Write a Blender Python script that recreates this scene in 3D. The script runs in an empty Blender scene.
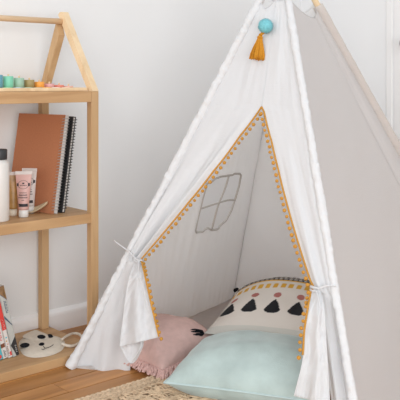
import bpy, bmesh, math, random
from mathutils import Vector, Matrix, noise
random.seed(7)
S = bpy.context.scene
COL = S.collection
PI = math.pi
# ---------------------------------------------------------------- camera
H = 0.857            # eye height
F = 805.0            # focal length in pixels of a 400 px frame
HY = 80.0            # horizon row
cd = bpy.data.cameras.new('camera'); cam = bpy.data.objects.new('camera', cd); COL.objects.link(cam)
cam.location = (0, 0, H); cam.rotation_euler = (PI/2, 0, 0)
cd.sensor_width = 36; cd.sensor_fit = 'HORIZONTAL'; cd.lens = F/400*36
cd.shift_y = -(200-HY)/400; cd.clip_start = 0.05
cd.dof.use_dof = False
S.camera = cam
# ---------------------------------------------------------------- light
w = bpy.data.worlds.new('world'); S.world = w; w.use_nodes = True
w.node_tree.nodes['Background'].inputs[0].default_value = (0.93, 0.965, 1.0, 1)
w.node_tree.nodes['Background'].inputs[1].default_value = 0.86
def area(name, loc, target, sx, sy, power, color):
    l = bpy.data.lights.new(name, 'AREA'); l.shape = 'RECTANGLE'; l.size = sx; l.size_y = sy
    l.energy = power; l.color = color
    o = bpy.data.objects.new(name, l); COL.objects.link(o); o.location = loc
    d = Vector(target)-Vector(loc); o.rotation_euler = d.to_track_quat('-Z', 'Y').to_euler()
    return o
area('window_light', (-2.6, -0.3, 1.9), (0.3, 2.6, 0.5), 1.8, 1.6, 30, (1.0, 0.995, 0.98))
area('window_light', (0.7, -1.5, 1.05), (0.0, 2.6, 0.40), 3.2, 1.7, 74, (0.98, 0.99, 1.0))
S.cycles.diffuse_bounces = 8
vs = S.view_settings
vs.view_transform = 'Standard'; vs.look = 'None'; vs.gamma = 1.0; vs.exposure = 0.0; vs.use_curve_mapping = False
# ---------------------------------------------------------------- frames
TH = math.atan2(805, 905); CT, ST = math.cos(TH), math.sin(TH)
def R(u, v, z=0.0): return Vector((u*CT - v*ST, u*ST + v*CT, z))      # room axes -> world
def ray(px, py): return Vector(((px-200)/F, 1.0, -(py-HY)/F))
def G(px, py, h):                                                      # point of the sight line at height h
    d = ray(px, py); t = (h-H)/d.z; return Vector((0, 0, H)) + d*t
def UV_(p): return (p.x*CT + p.y*ST, -p.x*ST + p.y*CT)
# ---------------------------------------------------------------- materials
def mat(name, col, rough=0.6, noise_amt=0.0, noise_scale=20, bump=0.0, bump_scale=200, transl=0.0, sheen=0.0, metal=0.0, stretch=(1,1,1), spec=0.5):
    m = bpy.data.materials.new(name); m.use_nodes = True; nt = m.node_tree; N = nt.nodes; L = nt.links
    b = N['Principled BSDF']; out = N['Material Output']
    b.inputs['Roughness'].default_value = rough; b.inputs['Metallic'].default_value = metal
    b.inputs['Specular IOR Level'].default_value = spec
    if sheen: b.inputs['Sheen Weight'].default_value = sheen; b.inputs['Sheen Roughness'].default_value = 0.4
    tc = N.new('ShaderNodeTexCoord'); mp = N.new('ShaderNodeMapping'); mp.inputs['Scale'].default_value = stretch
    L.new(tc.outputs['Object'], mp.inputs['Vector'])
    c = tuple(col)+(1,)
    b.inputs['Base Color'].default_value = c
    csock = None
    if noise_amt:
        n = N.new('ShaderNodeTexNoise'); n.inputs['Scale'].default_value = noise_scale; n.inputs['Detail'].default_value = 6
        L.new(mp.outputs[0], n.inputs['Vector'])
        cr = N.new('ShaderNodeValToRGB'); cr.color_ramp.elements[0].position = 0.3; cr.color_ramp.elements[1].position = 0.7
        cr.color_ramp.elements[0].color = tuple(x*(1-noise_amt) for x in col)+(1,)
        cr.color_ramp.elements[1].color = tuple(min(1, x*(1+noise_amt)) for x in col)+(1,)
        L.new(n.outputs['Fac'], cr.inputs[0]); L.new(cr.outputs[0], b.inputs['Base Color']); csock = cr.outputs[0]
    nsock = None
    if bump:
        n2 = N.new('ShaderNodeTexNoise'); n2.inputs['Scale'].default_value = bump_scale; n2.inputs['Detail'].default_value = 3
        L.new(mp.outputs[0], n2.inputs['Vector'])
        bp = N.new('ShaderNodeBump'); bp.inputs['Strength'].default_value = bump; bp.inputs['Distance'].default_value = 0.002
        L.new(n2.outputs['Fac'], bp.inputs['Height']); L.new(bp.outputs[0], b.inputs['Normal']); nsock = bp.outputs[0]
    if transl:
        t = N.new('ShaderNodeBsdfTranslucent'); t.inputs['Color'].default_value = c
        if csock: L.new(csock, t.inputs['Color'])
        if nsock: L.new(nsock, t.inputs['Normal'])
        mx = N.new('ShaderNodeMixShader'); mx.inputs[0].default_value = transl
        L.new(b.outputs[0], mx.inputs[1]); L.new(t.outputs[0], mx.inputs[2]); L.new(mx.outputs[0], out.inputs['Surface'])
    return m
def wood(name, c1, c2, axis=0, scale=9, rough=0.5, planks=False):
    m = bpy.data.materials.new(name); m.use_nodes = True; nt = m.node_tree; N = nt.nodes; L = nt.links
    b = N['Principled BSDF']; b.inputs['Roughness'].default_value = rough; b.inputs['Specular IOR Level'].default_value = 0.35
    tc = N.new('ShaderNodeTexCoord'); mp = N.new('ShaderNodeMapping')
    s = [scale*1.0]*3; s[axis] = scale*0.09; mp.inputs['Scale'].default_value = s
    L.new(tc.outputs['Object'], mp.inputs['Vector'])
    if planks:   # every plank is its own object part with a random value
        at = N.new('ShaderNodeAttribute'); at.attribute_name = 'plank'
        add = N.new('ShaderNodeVectorMath'); add.operation = 'ADD'
        sc = N.new('ShaderNodeVectorMath'); sc.operation = 'SCALE'; sc.inputs['Scale'].default_value = 31
        L.new(at.outputs['Color'], sc.inputs[0]); L.new(mp.outputs[0], add.inputs[0]); L.new(sc.outputs[0], add.inputs[1]); src = add.outputs[0]
    else: src = mp.outputs[0]
    n = N.new('ShaderNodeTexNoise'); n.inputs['Scale'].default_value = 3.0; n.inputs['Detail'].default_value = 8; n.inputs['Distortion'].default_value = 0.8
    L.new(src, n.inputs['Vector'])
    cr = N.new('ShaderNodeValToRGB'); e = cr.color_ramp.elements
    e[0].position = 0.32; e[0].color = tuple(c2)+(1,); e[1].position = 0.68; e[1].color = tuple(c1)+(1,)
    L.new(n.outputs['Fac'], cr.inputs[0])
    if planks:
        hs = N.new('ShaderNodeHueSaturation'); mr = N.new('ShaderNodeMapRange')
        sep = N.new('ShaderNodeSeparateColor'); L.new(at.outputs['Color'], sep.inputs[0])
        mr.inputs[3].default_value = 0.82; mr.inputs[4].default_value = 1.12
        L.new(sep.outputs[0], mr.inputs[0]); L.new(mr.outputs[0], hs.inputs['Value']); L.new(cr.outputs[0], hs.inputs['Color'])
        L.new(hs.outputs[0], b.inputs['Base Color'])
    else: L.new(cr.outputs[0], b.inputs['Base Color'])
    bp = N.new('ShaderNodeBump'); bp.inputs['Strength'].default_value = 0.15; bp.inputs['Distance'].default_value = 0.001
    L.new(n.outputs['Fac'], bp.inputs['Height']); L.new(bp.outputs[0], b.inputs['Normal'])
    return m
def linen(name, col, transl, amt=0.5):
    m = bpy.data.materials.new(name); m.use_nodes = True; nt = m.node_tree; N = nt.nodes; L = nt.links
    b = N['Principled BSDF']; out = N['Material Output']; c = tuple(col)+(1,)
    b.inputs['Base Color'].default_value = c; b.inputs['Roughness'].default_value = 0.9; b.inputs['Specular IOR Level'].default_value = 0.1
    tc = N.new('ShaderNodeTexCoord')
    prev = None
    for k, st in enumerate(((1,1,14),(14,14,1))):
        mp = N.new('ShaderNodeMapping'); mp.inputs['Scale'].default_value = st; L.new(tc.outputs['Object'], mp.inputs[0])
        n = N.new('ShaderNodeTexNoise'); n.inputs['Scale'].default_value = 34; n.inputs['Detail'].default_value = 4; L.new(mp.outputs[0], n.inputs['Vector'])
        bp = N.new('ShaderNodeBump'); bp.inputs['Strength'].default_value = amt; bp.inputs['Distance'].default_value = 0.0013
        L.new(n.outputs['Fac'], bp.inputs['Height'])
        if prev: L.new(prev, bp.inputs['Normal'])
        prev = bp.outputs[0]
    L.new(prev, b.inputs['Normal'])
    t = N.new('ShaderNodeBsdfTranslucent'); t.inputs['Color'].default_value = c; L.new(prev, t.inputs['Normal'])
    mx = N.new('ShaderNodeMixShader'); mx.inputs[0].default_value = transl
    L.new(b.outputs[0], mx.inputs[1]); L.new(t.outputs[0], mx.inputs[2]); L.new(mx.outputs[0], out.inputs['Surface'])
    return m
def attr_mat(name, attr='pat', rough=0.9, bump=0.5, bscale=400):
    m = mat(name, (0.8,0.8,0.8), rough, bump=bump, bump_scale=bscale, spec=0.15)
    nt = m.node_tree; a = nt.nodes.new('ShaderNodeAttribute'); a.attribute_name = attr
    nt.links.new(a.outputs['Color'], nt.nodes['Principled BSDF'].inputs['Base Color'])
    return m
M = dict(
 wall=mat('wall_paint', (0.80,0.805,0.805), 0.85, noise_amt=0.012, noise_scale=3, bump=0.15, bump_scale=60, spec=0.2),
 wall2=mat('side_wall_paint', (0.82,0.825,0.83), 0.7, noise_amt=0.01, noise_scale=3),
 trim=mat('white_trim_paint', (0.86,0.855,0.85), 0.5),
 pine=wood('pale_pine', (0.80,0.58,0.37), (0.72,0.49,0.29), 0),
 pine_z=wood('pale_pine_upright', (0.62,0.415,0.225), (0.47,0.285,0.135), 2),
 pine_l=wood('light_pine', (0.84,0.65,0.42), (0.70,0.50,0.29), 2),
 shelfw=wood('shelf_pine', (0.58,0.365,0.185), (0.42,0.235,0.105), 0),
 floor=wood('floor_boards', (0.64,0.31,0.105), (0.36,0.15,0.04), 0, scale=5, rough=0.38, planks=True),
 linen=linen('white_linen', (0.87,0.875,0.885), 0.40),
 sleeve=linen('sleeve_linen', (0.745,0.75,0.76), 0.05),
 linen_b=linen('side_linen', (0.95,0.948,0.945), 0.72, 0.35),  # same cloth as white_linen, colour lightened to brighten the tent's inside
 linen_r=linen('shaded_linen', (0.80,0.78,0.77), 0.50, 0.3),  # same cloth again, the right side's shade put into its colour
 binding=mat('window_braid', (0.50,0.47,0.44), 0.9, spec=0.1),
 mustard=mat('mustard_yarn', (0.66,0.30,0.035), 0.95, noise_amt=0.2, noise_scale=400, bump=0.8, bump_scale=500, spec=0.1),
 orange=mat('orange_yarn', (0.60,0.30,0.06), 0.95, noise_amt=0.15, noise_scale=500, bump=0.8, bump_scale=700, spec=0.1),
 aqua=mat('aqua_yarn', (0.25,0.62,0.68), 0.95, noise_amt=0.15, noise_scale=300, spec=0.1, sheen=0.3),
 mint=mat('mint_velvet', (0.44,0.53,0.51), 0.7, noise_amt=0.13, noise_scale=13, bump=0.35, bump_scale=260, sheen=0.35, spec=0.15),
 mintpipe=mat('mint_piping', (0.46,0.57,0.57), 0.7, sheen=0.3),
 pink=mat('dusty_pink_cotton', (0.66,0.455,0.415), 0.9, noise_amt=0.06, noise_scale=60, bump=0.5, bump_scale=400, spec=0.15),
 fringe=mat('pink_fringe_yarn', (0.68,0.45,0.41), 0.95, noise_amt=0.15, noise_scale=300),
 pat=attr_mat('woven_pattern'),
 black=mat('black_wool', (0.015,0.016,0.02), 0.95, noise_amt=0.3, noise_scale=300, spec=0.1),
 felt=mat('cream_felt', (0.73,0.66,0.56), 0.95, noise_amt=0.05, noise_scale=90, bump=0.9, bump_scale=220, spec=0.1),
 jute=mat('jute', (0.68,0.51,0.35), 0.95, noise_amt=0.22, noise_scale=90, bump=1.0, bump_scale=300, spec=0.1),
 jutef=mat('jute_strand', (0.70,0.53,0.36), 0.95, noise_amt=0.25, noise_scale=40, spec=0.1),
 plastic_w=mat('white_plastic', (0.74,0.72,0.69), 0.35),
 cap_b=mat('black_plastic', (0.03,0.032,0.035), 0.4),
 tube_p=mat('pink_tube', (0.62,0.37,0.33), 0.4),
 tube_w=mat('white_tube', (0.68,0.62,0.59), 0.4),
 gold=mat('gold_tube', (0.40,0.22,0.07), 0.35, noise_amt=0.25, noise_scale=60),
 ink=mat('dark_ink', (0.03,0.025,0.03), 0.6),
 cream=mat('cream_plastic', (0.70,0.62,0.50), 0.4),
 tan=mat('tan_leaf', (0.60,0.48,0.31), 0.6, noise_amt=0.1, noise_scale=50),
 rust=mat('rust_card', (0.45,0.185,0.092), 0.75, noise_amt=0.05, noise_scale=200, bump=0.2, bump_scale=300, spec=0.25),
 card_k=mat('black_card', (0.03,0.03,0.032), 0.6),
 paper=mat('paper', (0.66,0.63,0.60), 0.85),
 wire_g=mat('grey_wire', (0.42,0.41,0.41), 0.4, metal=0.4),
 wire_k=mat('black_wire', (0.03,0.03,0.03), 0.4),
 cyan=mat('cyan_cover', (0.10,0.50,0.58), 0.45), red=mat('red_cover', (0.72,0.06,0.05), 0.45),
 white=mat('white_cover', (0.74,0.70,0.67), 0.45), brown=mat('brown_cover', (0.33,0.19,0.09), 0.5, noise_amt=0.3, noise_scale=30),
 greyc=mat('grey_cover', (0.52,0.53,0.50), 0.45, noise_amt=0.12, noise_scale=25), dkblue=mat('navy_ink', (0.06,0.10,0.16), 0.5),
 brownk=mat('brown_ink', (0.22,0.08,0.04), 0.5), ochre=mat('ochre_cover', (0.55,0.31,0.08), 0.5),
)
# ---------------------------------------------------------------- mesh helpers
def box(bm, x0, x1, y0, y1, z0, z1, bev=0.0):
    vs_ = [bm.verts.new((x, y, z)) for x in (x0, x1) for y in (y0, y1) for z in (z0, z1)]
    fs = [(0,1,3,2),(4,6,7,5),(0,4,5,1),(2,3,7,6),(0,2,6,4),(1,5,7,3)]
    ff = [bm.faces.new([vs_[i] for i in f]) for f in fs]
    if bev:
        es = set(e for f in ff for e in f.edges)
        bmesh.ops.bevel(bm, geom=list(es), offset=bev, segments=2, affect='EDGES', profile=0.5)
def prism(bm, pts, x0, x1):          # polygon in (y,z) extruded along x
    a = [bm.verts.new((x0, p[0], p[1])) for p in pts]; b = [bm.verts.new((x1, p[0], p[1])) for p in pts]
    n = len(pts); bm.faces.new(a); bm.faces.new(b[::-1])
    for i in range(n): bm.faces.new((a[i], b[i], b[(i+1)%n], a[(i+1)%n]))
def lathe(bm, prof, n=24, cx=0, cy=0):
    rings = []
    for r, z in prof:
        rings.append([bm.verts.new((cx+r*math.cos(2*PI*i/n), cy+r*math.sin(2*PI*i/n), z)) for i in range(n)] if r > 1e-6 else [bm.verts.new((cx, cy, z))])
    for a, b in zip(rings, rings[1:]):
        for i in range(n):
            j = (i+1) % n
            if len(a) == 1 and len(b) > 1: bm.faces.new((a[0], b[i], b[j]))
            elif len(b) == 1 and len(a) > 1: bm.faces.new((a[i], a[j], b[0]))
            elif len(a) > 1: bm.faces.new((a[i], a[j], b[j], b[i]))
def tube(bm, pts, r, n=8, caps=True, closed=False):
    pts = [Vector(p) for p in pts]; rings = []; m = len(pts)
    up = None
    for k, p in enumerate(pts):
        if closed: t = pts[(k+1)%m]-pts[k-1]
        else: t = pts[min(k+1, m-1)]-pts[max(k-1, 0)]
        if t.length < 1e-9: t = Vector((0,0,1))
        t.normalize()
        if up is None:
            up = Vector((0,0,1)) if abs(t.z) < 0.9 else Vector((1,0,0))
        a = up - t*up.dot(t)
        if a.length < 1e-6: a = t.orthogonal()
        a.normalize(); b = t.cross(a); up = a
        rr = r[k] if isinstance(r, (list, tuple)) else r
        rings.append([bm.verts.new(p + (a*math.cos(2*PI*i/n)+b*math.sin(2*PI*i/n))*rr) for i in range(n)])
    rng = range(m) if closed else range(m-1)
    for k in rng:
        A, B = rings[k], rings[(k+1)%m]
        for i in range(n):
            j = (i+1) % n; bm.faces.new((A[i], A[j], B[j], B[i]))
    if caps and not closed:
        bm.faces.new(rings[0][::-1]); bm.faces.new(rings[-1])
def ball(bm, c, r, sub=2, sc=(1,1,1), jit=0.0):
    g = bmesh.ops.create_icosphere(bm, subdivisions=sub, radius=1.0)
    for v in g['verts']:
        k = 1 + (random.uniform(-jit, jit) if jit else 0)
        v.co = Vector((v.co.x*r*sc[0]*k, v.co.y*r*sc[1]*k, v.co.z*r*sc[2]*k)) + Vector(c)
def link(name, bm, m, parent=None, smooth=True, label=None, kind=None):
    bmesh.ops.recalc_face_normals(bm, faces=bm.faces[:])
    me = bpy.data.meshes.new(name); bm.to_mesh(me); bm.free()
    ms = m if isinstance(m, (list, tuple)) else [m]
    for x in ms: me.materials.append(x)
    if smooth: me.polygons.foreach_set('use_smooth', [True]*len(me.polygons))
    o = bpy.data.objects.new(name, me); COL.objects.link(o)
    if parent: o.parent = parent
    if label: o['label'] = label
    if kind: o['kind'] = kind
    return o
def thing(name, label, cat, loc=(0,0,0), rz=0.0, group=None, rot=None):
    o = bpy.data.objects.new(name, None); COL.objects.link(o); o.empty_display_size = 0.05
    o.location = loc; o.rotation_euler = rot if rot else (0, 0, rz)
    o['label'] = label; o['category'] = cat
    if group: o['group'] = group
    return o
def tag(o, label, cat, group=None):
    o['label'] = label; o['category'] = cat
    if group: o['group'] = group
    return o
def struct(name, bm, m, smooth=False):
    o = link(name, bm, m, smooth=smooth); o['kind'] = 'structure'; return o
def solid(o, t):
    md = o.modifiers.new('thickness', 'SOLIDIFY'); md.thickness = t; md.offset = 0
def nz(x, y, z=0.0): return noise.noise(Vector((x, y, z)))
# ================================================================ SETTING (room axes, turned by TH)
ROOMROT = (0, 0, TH)
VW = 2.39; UR = 2.73
def room(o): o.rotation_euler = ROOMROT; return o
# floor: boards along the back wall
bm = bmesh.new(); lay = bm.loops.layers.color.new('plank')
PW = 0.087; v0 = 2.064 + 4*PW; k = 0
vv = v0
while vv > -1.2:
    for seg in range(5):
        a = -1.6 + seg*1.35 + (k*0.41 % 1.2) - 0.75; b = a+1.35
        n0 = len(bm.faces)
        box(bm, a+0.0008, min(b, UR+.05)-0.0008, vv-PW+0.0019, vv-0.0019, -0.02, 0.0)
        bm.faces.ensure_lookup_table(); c = (random.random(), random.random(), random.random(), 1)
        for f in bm.faces[n0:]:
            for lp in f.loops: lp[lay] = c
        if b > UR: break
    vv -= PW; k += 1
room(struct('floor', bm, M['floor']))
bm = bmesh.new(); box(bm, -1.9, UR+.1, -1.3, VW+.1, -0.06, -0.0205)
room(struct('floor_subfloor', bm, M['brownk']))
bm = bmesh.new(); box(bm, -1.9, UR+0.1, VW, VW+0.1, -0.02, 2.4); room(struct('wall_back', bm, M['wall']))
bm = bmesh.new(); box(bm, UR, UR+0.1, -1.3, VW, -0.02, 2.4); room(struct('wall_right', bm, M['wall2']))
def skirting(x0, x1):
    bm = bmesh.new(); y = VW
    prism(bm, [(y, 0), (y-.016, 0), (y-.016, .055), (y-.014, .063), (y-.007, .070), (y, .074)], x0, x1); return bm
room(struct('baseboard_back', skirting(-1.9, UR), M['trim']))
# door frame and door leaf on the right wall
bm = bmesh.new()
prof = [(0, 1.935), (-.004, 1.933), (-.006, 1.928), (-.006, 1.906), (.002, 1.902), (.002, 1.895), (-.006, 1.891), (-.006, 1.85), (0.01, 1.85)]
a = [bm.verts.new((UR+p[0], p[1], 0)) for p in prof]; b = [bm.verts.new((UR+p[0], p[1], 2.1)) for p in prof]
for i in range(len(prof)): bm.faces.new((a[i], a[(i+1)%len(prof)], b[(i+1)%len(prof)], b[i]))
bm.faces.new(a); bm.faces.new(b[::-1])
box(bm, UR-.022, UR, 0.98, 1.05, 0, 2.1); box(bm, UR-.022, UR, 0.98, 1.93, 2.1, 2.18)
room(struct('trim_1', bm, M['trim']))
bm = bmesh.new(); box(bm, UR-.006, UR+.03, 1.05, 1.848, 0.005, 2.098)
for (y0, y1, z0, z1) in ((1.13,1.42,.2,.95),(1.49,1.77,.2,.95),(1.13,1.42,1.1,1.95),(1.49,1.77,1.1,1.95)):
    box(bm, UR-.012, UR-.005, y0, y1, z0, z1, 0.004)
dr = room(struct('door_1', bm, M['trim']))
bm = bmesh.new(); tube(bm, [(UR-.006, 1.80, 1.0), (UR-.04, 1.80, 1.0), (UR-.05, 1.80, 1.0)], [.012, .012, .012], 12); ball(bm, (UR-.06, 1.80, 1.0), .026, 3)
link('door_knob', bm, M['wire_g'], dr)
# ================================================================ SHELF
SU0, SU1, SV0, SV1 = 0.60, 1.4235, 2.073, 2.3725
shelf = thing('house_shelf', 'pale pine house-shaped shelf with open gable frame, against the wall', 'shelf', R(SU0, SV0), TH)
L_, D_ = SU1-SU0, SV1-SV0
PT = 0.026
def part(name, bm, m, par=shelf, smooth=False, **k): return link(name, bm, m, par, smooth, **k)
HB, HM, HT = 0.027, 0.446, 0.823
bm = bmesh.new(); box(bm, 0, L_, 0, D_, 0.0005, HB, 0.0015); part('base_board', bm, M['shelfw'])
bm = bmesh.new(); box(bm, PT*.2, L_-PT*.2, 0.004, D_-.004, HM-.030, HM, 0.0015); part('middle_shelf', bm, M['shelfw'])
bm = bmesh.new(); box(bm, 0.003, L_-.003, 0.018, D_-.018, HT-.014, HT-.0005, 0.001); part('top_shelf', bm, M['pine'])
bm = bmesh.new(); box(bm, PT+.0004, L_-PT-.0004, 0.001, 0.019, HT-.034, HT, 0.001); part('front_rail', bm, M['shelfw'])
bm = bmesh.new(); box(bm, PT+.0124, L_-PT-.0124, D_-.018, D_-.001, HT-.034, HT, 0.001); part('back_rail', bm, M['shelfw'])
for x in (0, L_-PT):
    for y in (0, D_-PT):
        ins_ = (-.012 if x > 0 else .012)*(y > 0)
        bm = bmesh.new(); box(bm, x+ins_, x+ins_+PT, y, y+PT, HB, HT-.0004, 0.0012); part('post', bm, M['pine_z'])
for x in (0.0, L_-.022):
    bm = bmesh.new(); ay, az = 0.180, 1.078
    prism(bm, [(0.0, HT), (0.027, HT), (ay+.020, az-.008), (ay+.010, az), (ay-.006, az)], x, x+.022); part('rafter', bm, M['pine_l'])
    bm = bmesh.new()
    prism(bm, [(D_-.001, HT), (D_-.030, HT), (ay-.004, az-.075), (ay+.012, az-.030)][::-1], x-.012*(x > 0), x+.022-.012*(x > 0)); part('rafter', bm, M['pine_z'])
bm = bmesh.new(); tube(bm, [(0.018, .180, 1.047), (L_-.018, .180, 1.047)], 0.0095, 16); part('ridge_pole', bm, M['pine'], smooth=True)
# ---- tray with colour pegs on the top shelf
def at_v(px, v):                       # where a sight column meets the plane v = const
    k_ = (px-200)/F; z = v/(CT-ST*k_); return Vector((k_*z, z, 0))
ut0 = 0.80; ut1 = UV_(at_v(87, 2.10))[0]
tray = thing('wooden_tray', 'thin light wooden board with coloured spots lying on the top shelf', 'tray', R(ut0, 2.095, HT+.0003), TH)
bm = bmesh.new(); box(bm, 0, ut1-ut0, 0, .12, 0, .0105, 0.002); link('board', bm, M['pine_l'], tray, False)
PEG = [(-2.5,'blue',(0.13,0.33,0.42),.038),(8.3,'bright mint green',(0.22,0.60,0.42),.034),(19,'sage green',(0.33,0.50,0.38),.029),(29.3,'olive brown',(0.36,0.27,0.11),.0235),
       (39.3,'orange',(0.85,0.36,0.06),.0175),(49.3,'pink',(0.72,0.38,0.38),.0115),(59,'coral red',(0.78,0.25,0.19),.0075),(68.5,'pale salmon',(0.85,0.50,0.42),.0042)]
spots = [(0.45,0.72,0.42),(0.45,0.62,0.72),(0.40,0.55,0.42),(0.5,0.42,0.25),(0.90,0.45,0.10),(0.88,0.72,0.66),(0.85,0.6,0.5)]
for i, sx in enumerate((7.5, 18, 28, 38, 47, 56, 66)):
    p = at_v(sx, 2.113); u, v = UV_(p)
    bm = bmesh.new(); lathe(bm, [(0, .0103), (.0130, .0103), (.0130, .0120), (0, .0122)], 20, u-ut0, v-2.095)
    link('colour_spot', bm, mat('spot_paint_%d' % i, spots[i], 0.5), tray)
for px, cn, c, hh in PEG:
    p = at_v(px, 2.160); base = HT+.0112
    t = thing('stacking_peg', '%s round wooden peg with a small knob, standing on the tray' % cn, 'toy', (p.x, p.y, base), 0, 'coloured pegs on the tray')
    bm = bmesh.new(); r = .0153; lathe(bm, [(0, 0), (r-.001, 0), (r, .0008), (r, hh-.0012), (r-.001, hh), (0, hh)], 28)
    link('body', bm, mat(cn.replace(' ', '_')+'_paint', c, 0.5), t)
    bm = bmesh.new(); lathe(bm, [(0, hh-.0005), (.0026, hh), (.0022, hh+.002), (.0032, hh+.004), (.002, hh+.0062), (0, hh+.0066)], 14)
    link('knob', bm, M['pine_l'], t)
# ---- notebooks
def notebook(label, u, v, rz, lean, thick, cover, wire, dep=.207, hh=.292, cr=.0095):
    e = thing('spiral_notebook', label, 'notebook', R(u, v, HM+.001), 0, 'notebooks on the middle shelf')
    e.rotation_euler = (Matrix.Rotation(TH+rz, 4, 'Z') @ Matrix.Rotation(lean, 4, 'Y')).to_euler()
    bm = bmesh.new(); box(bm, 0, .0015, 0, dep, 0, hh, .0004); link('front_cover', bm, cover, e, False)
    bm = bmesh.new(); box(bm, thick-.0015, thick, 0, dep, 0, hh, .0004); link('back_cover', bm, cover if cover is M['card_k'] else M['paper'], e, False)
    bm = bmesh.new(); box(bm, .002, thick-.002, .002, dep-.003, .003, hh-.003); link('pages', bm, M['paper'], e, False)
    bm = bmesh.new(); pts = []; turns = 32; N_ = 12
    for i in range(turns*N_+1):
        a_ = 2*PI*i/N_; z = .008+(hh-.016)*i/(turns*N_)
        pts.append((thick/2+cr*math.cos(a_), .0035+cr*math.sin(a_), z))
    tube(bm, pts, .0011, 6); link('spiral_binding', bm, wire, e)
    return e
notebook('rust-brown spiral notebook with a grey coil, leaning beside the black one', 1.300, 2.135, math.radians(12.5), math.radians(9.5), .016, M['rust'], M['wire_g'], dep=.212, hh=.306, cr=.0108)
notebook('black spiral notebook with a black coil, behind the rust-brown one', 1.333, 2.139, math.radians(12.5), math.radians(9.5), .012, M['card_k'], M['wire_k'], dep=.195, hh=.300, cr=.0105)
# ---- bottle
p = G(-1, 221, HM)
t = thing('lotion_bottle', 'white round bottle with a black cap, on the middle shelf at the left edge', 'bottle', (p.x, p.y, HM+.0005))
bm = bmesh.new(); lathe(bm, [(0, 0), (.027, 0), (.0295, .003), (.0295, .165), (.027, .173), (.018, .178), (.018, .181), (0, .181)], 36); link('bottle_body', bm, M['plastic_w'], t)
bm = bmesh.new(); lathe(bm, [(0, .179), (.0225, .179), (.0235, .181), (.0235, .207), (.022, .209), (0, .209)], 36); link('cap', bm, M['cap_b'], t)
# ---- squeeze tubes standing on their caps
def ctube(label, px, py, rz, body, capm, ht, w, cr=.0145, capround=False, printed=True, lean=0.0):
    p = G(px, py, HM)
    t = thing('squeeze_tube', label, 'tube', (p.x, p.y, HM+.0005), rz, 'squeeze tubes on the middle shelf'); t.rotation_euler = (0, lean, rz)
    ch = .022
    bm = bmesh.new()
    lathe(bm, [(0,0),(cr*.8,0),(cr,.006),(cr,.016),(cr*.8,ch),(0,ch)] if capround else [(0,0),(cr-.001,0),(cr,.001),(cr,ch-.001),(cr-.001,ch),(0,ch)], 28); link('cap', bm, capm, t)
    def surf(f):   # half width, half depth at fraction f
        g = min(1, f/.94)
        return cr*1.02 + (w-cr*1.02)*g**1.0, max(.0007, cr*1.02*(1-g**1.7))
    bm = bmesh.new(); rings = []; n = 32
    for k_ in range(25):
        f = k_/24; a_, b_ = surf(f); z = ch+f*(ht-ch)
        rings.append([bm.verts.new((a_*math.cos(2*PI*i/n), b_*math.sin(2*PI*i/n), z)) for i in range(n)])
    for A, B in zip(rings, rings[1:]):
        for i in range(n): bm.faces.new((A[i], A[(i+1)%n], B[(i+1)%n], B[i]))
    bm.faces.new(rings[0][::-1]); bm.faces.new(rings[-1]); link('tube_body', bm, body, t)
    bm = bmesh.new(); box(bm, -w-.0005, w+.0005, -.0013, .0013, ht-.009, ht+.001, .0004); link('crimp', bm, M['tube_w'], t, False)
    if printed:
        def pt(x, z, off=.0006):
            f = (z-ch)/(ht-ch); a_, b_ = surf(f); q = max(0, 1-(x/a_)**2)
            return Vector((x, -b_*math.sqrt(q)-off, z))
        bm = bmesh.new()
        def patch(x0, x1, z0, z1):
            n_ = 6; r0 = [bm.verts.new(pt(x0+(x1-x0)*i/n_, z0)) for i in range(n_+1)]; r1 = [bm.verts.new(pt(x0+(x1-x0)*i/n_, z1)) for i in range(n_+1)]
            for i in range(n_): bm.faces.new((r0[i], r0[i+1], r1[i+1], r1[i]))
        H0 = ch; HH = ht-ch
        patch(-cr*.95, cr*.95, H0+.010, H0+.019)
        cz = H0+HH*.66; ex, ez = .0165, .0125
        for k_ in range(28):     # badge ring
            a0, a1 = 2*PI*k_/28, 2*PI*(k_+1)/28
            q = [pt(ex*s*math.cos(a_), cz+ez*s*math.sin(a_)) for s, a_ in ((.93,a0),(1,a0),(1,a1),(.93,a1))]
            bm.faces.new([bm.verts.new(x) for x in q])
        for sx in (-1, 1): patch(sx*ex-.0028, sx*ex+.0028, cz-.0045, cz+.0045)
        patch(-.003, .003, cz+.002, cz+.006)
        for xx in range(5): patch(-.009+xx*.004, -.0065+xx*.004, cz-.0035, cz-.001)
        for row, (z_, n_, hw) in enumerate(((H0+HH*.44, 7, .011), (H0+HH*.375, 8, .0125), (H0+HH*.31, 9, .0135), (H0+HH*.25, 3, .004))):
            for i in range(n_):
                x0 = -hw+2*hw*i/n_; patch(x0, x0+2*hw/n_*.65, z_, z_+(.0022 if row in (0,3) else .0036))
        link('printed_label', bm, M['ink'], t, False)
    return t
ctube('pink squeeze tube with a round badge and white cap, front one beside the bottle', 23.6, 217, math.radians(4), M['tube_p'], M['plastic_w'], .136, .0245)
ctube('white squeeze tube with dark print, half hidden behind the pink one', 29.5, 213, math.radians(-8), M['tube_w'], M['plastic_w'], .137, .0235)
ctube('gold squeeze tube with a cream rounded cap, between bottle and pink tube', 13.2, 216, math.radians(20), M['gold'], M['cream'], .132, .017, .0125, True, False)
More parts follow.
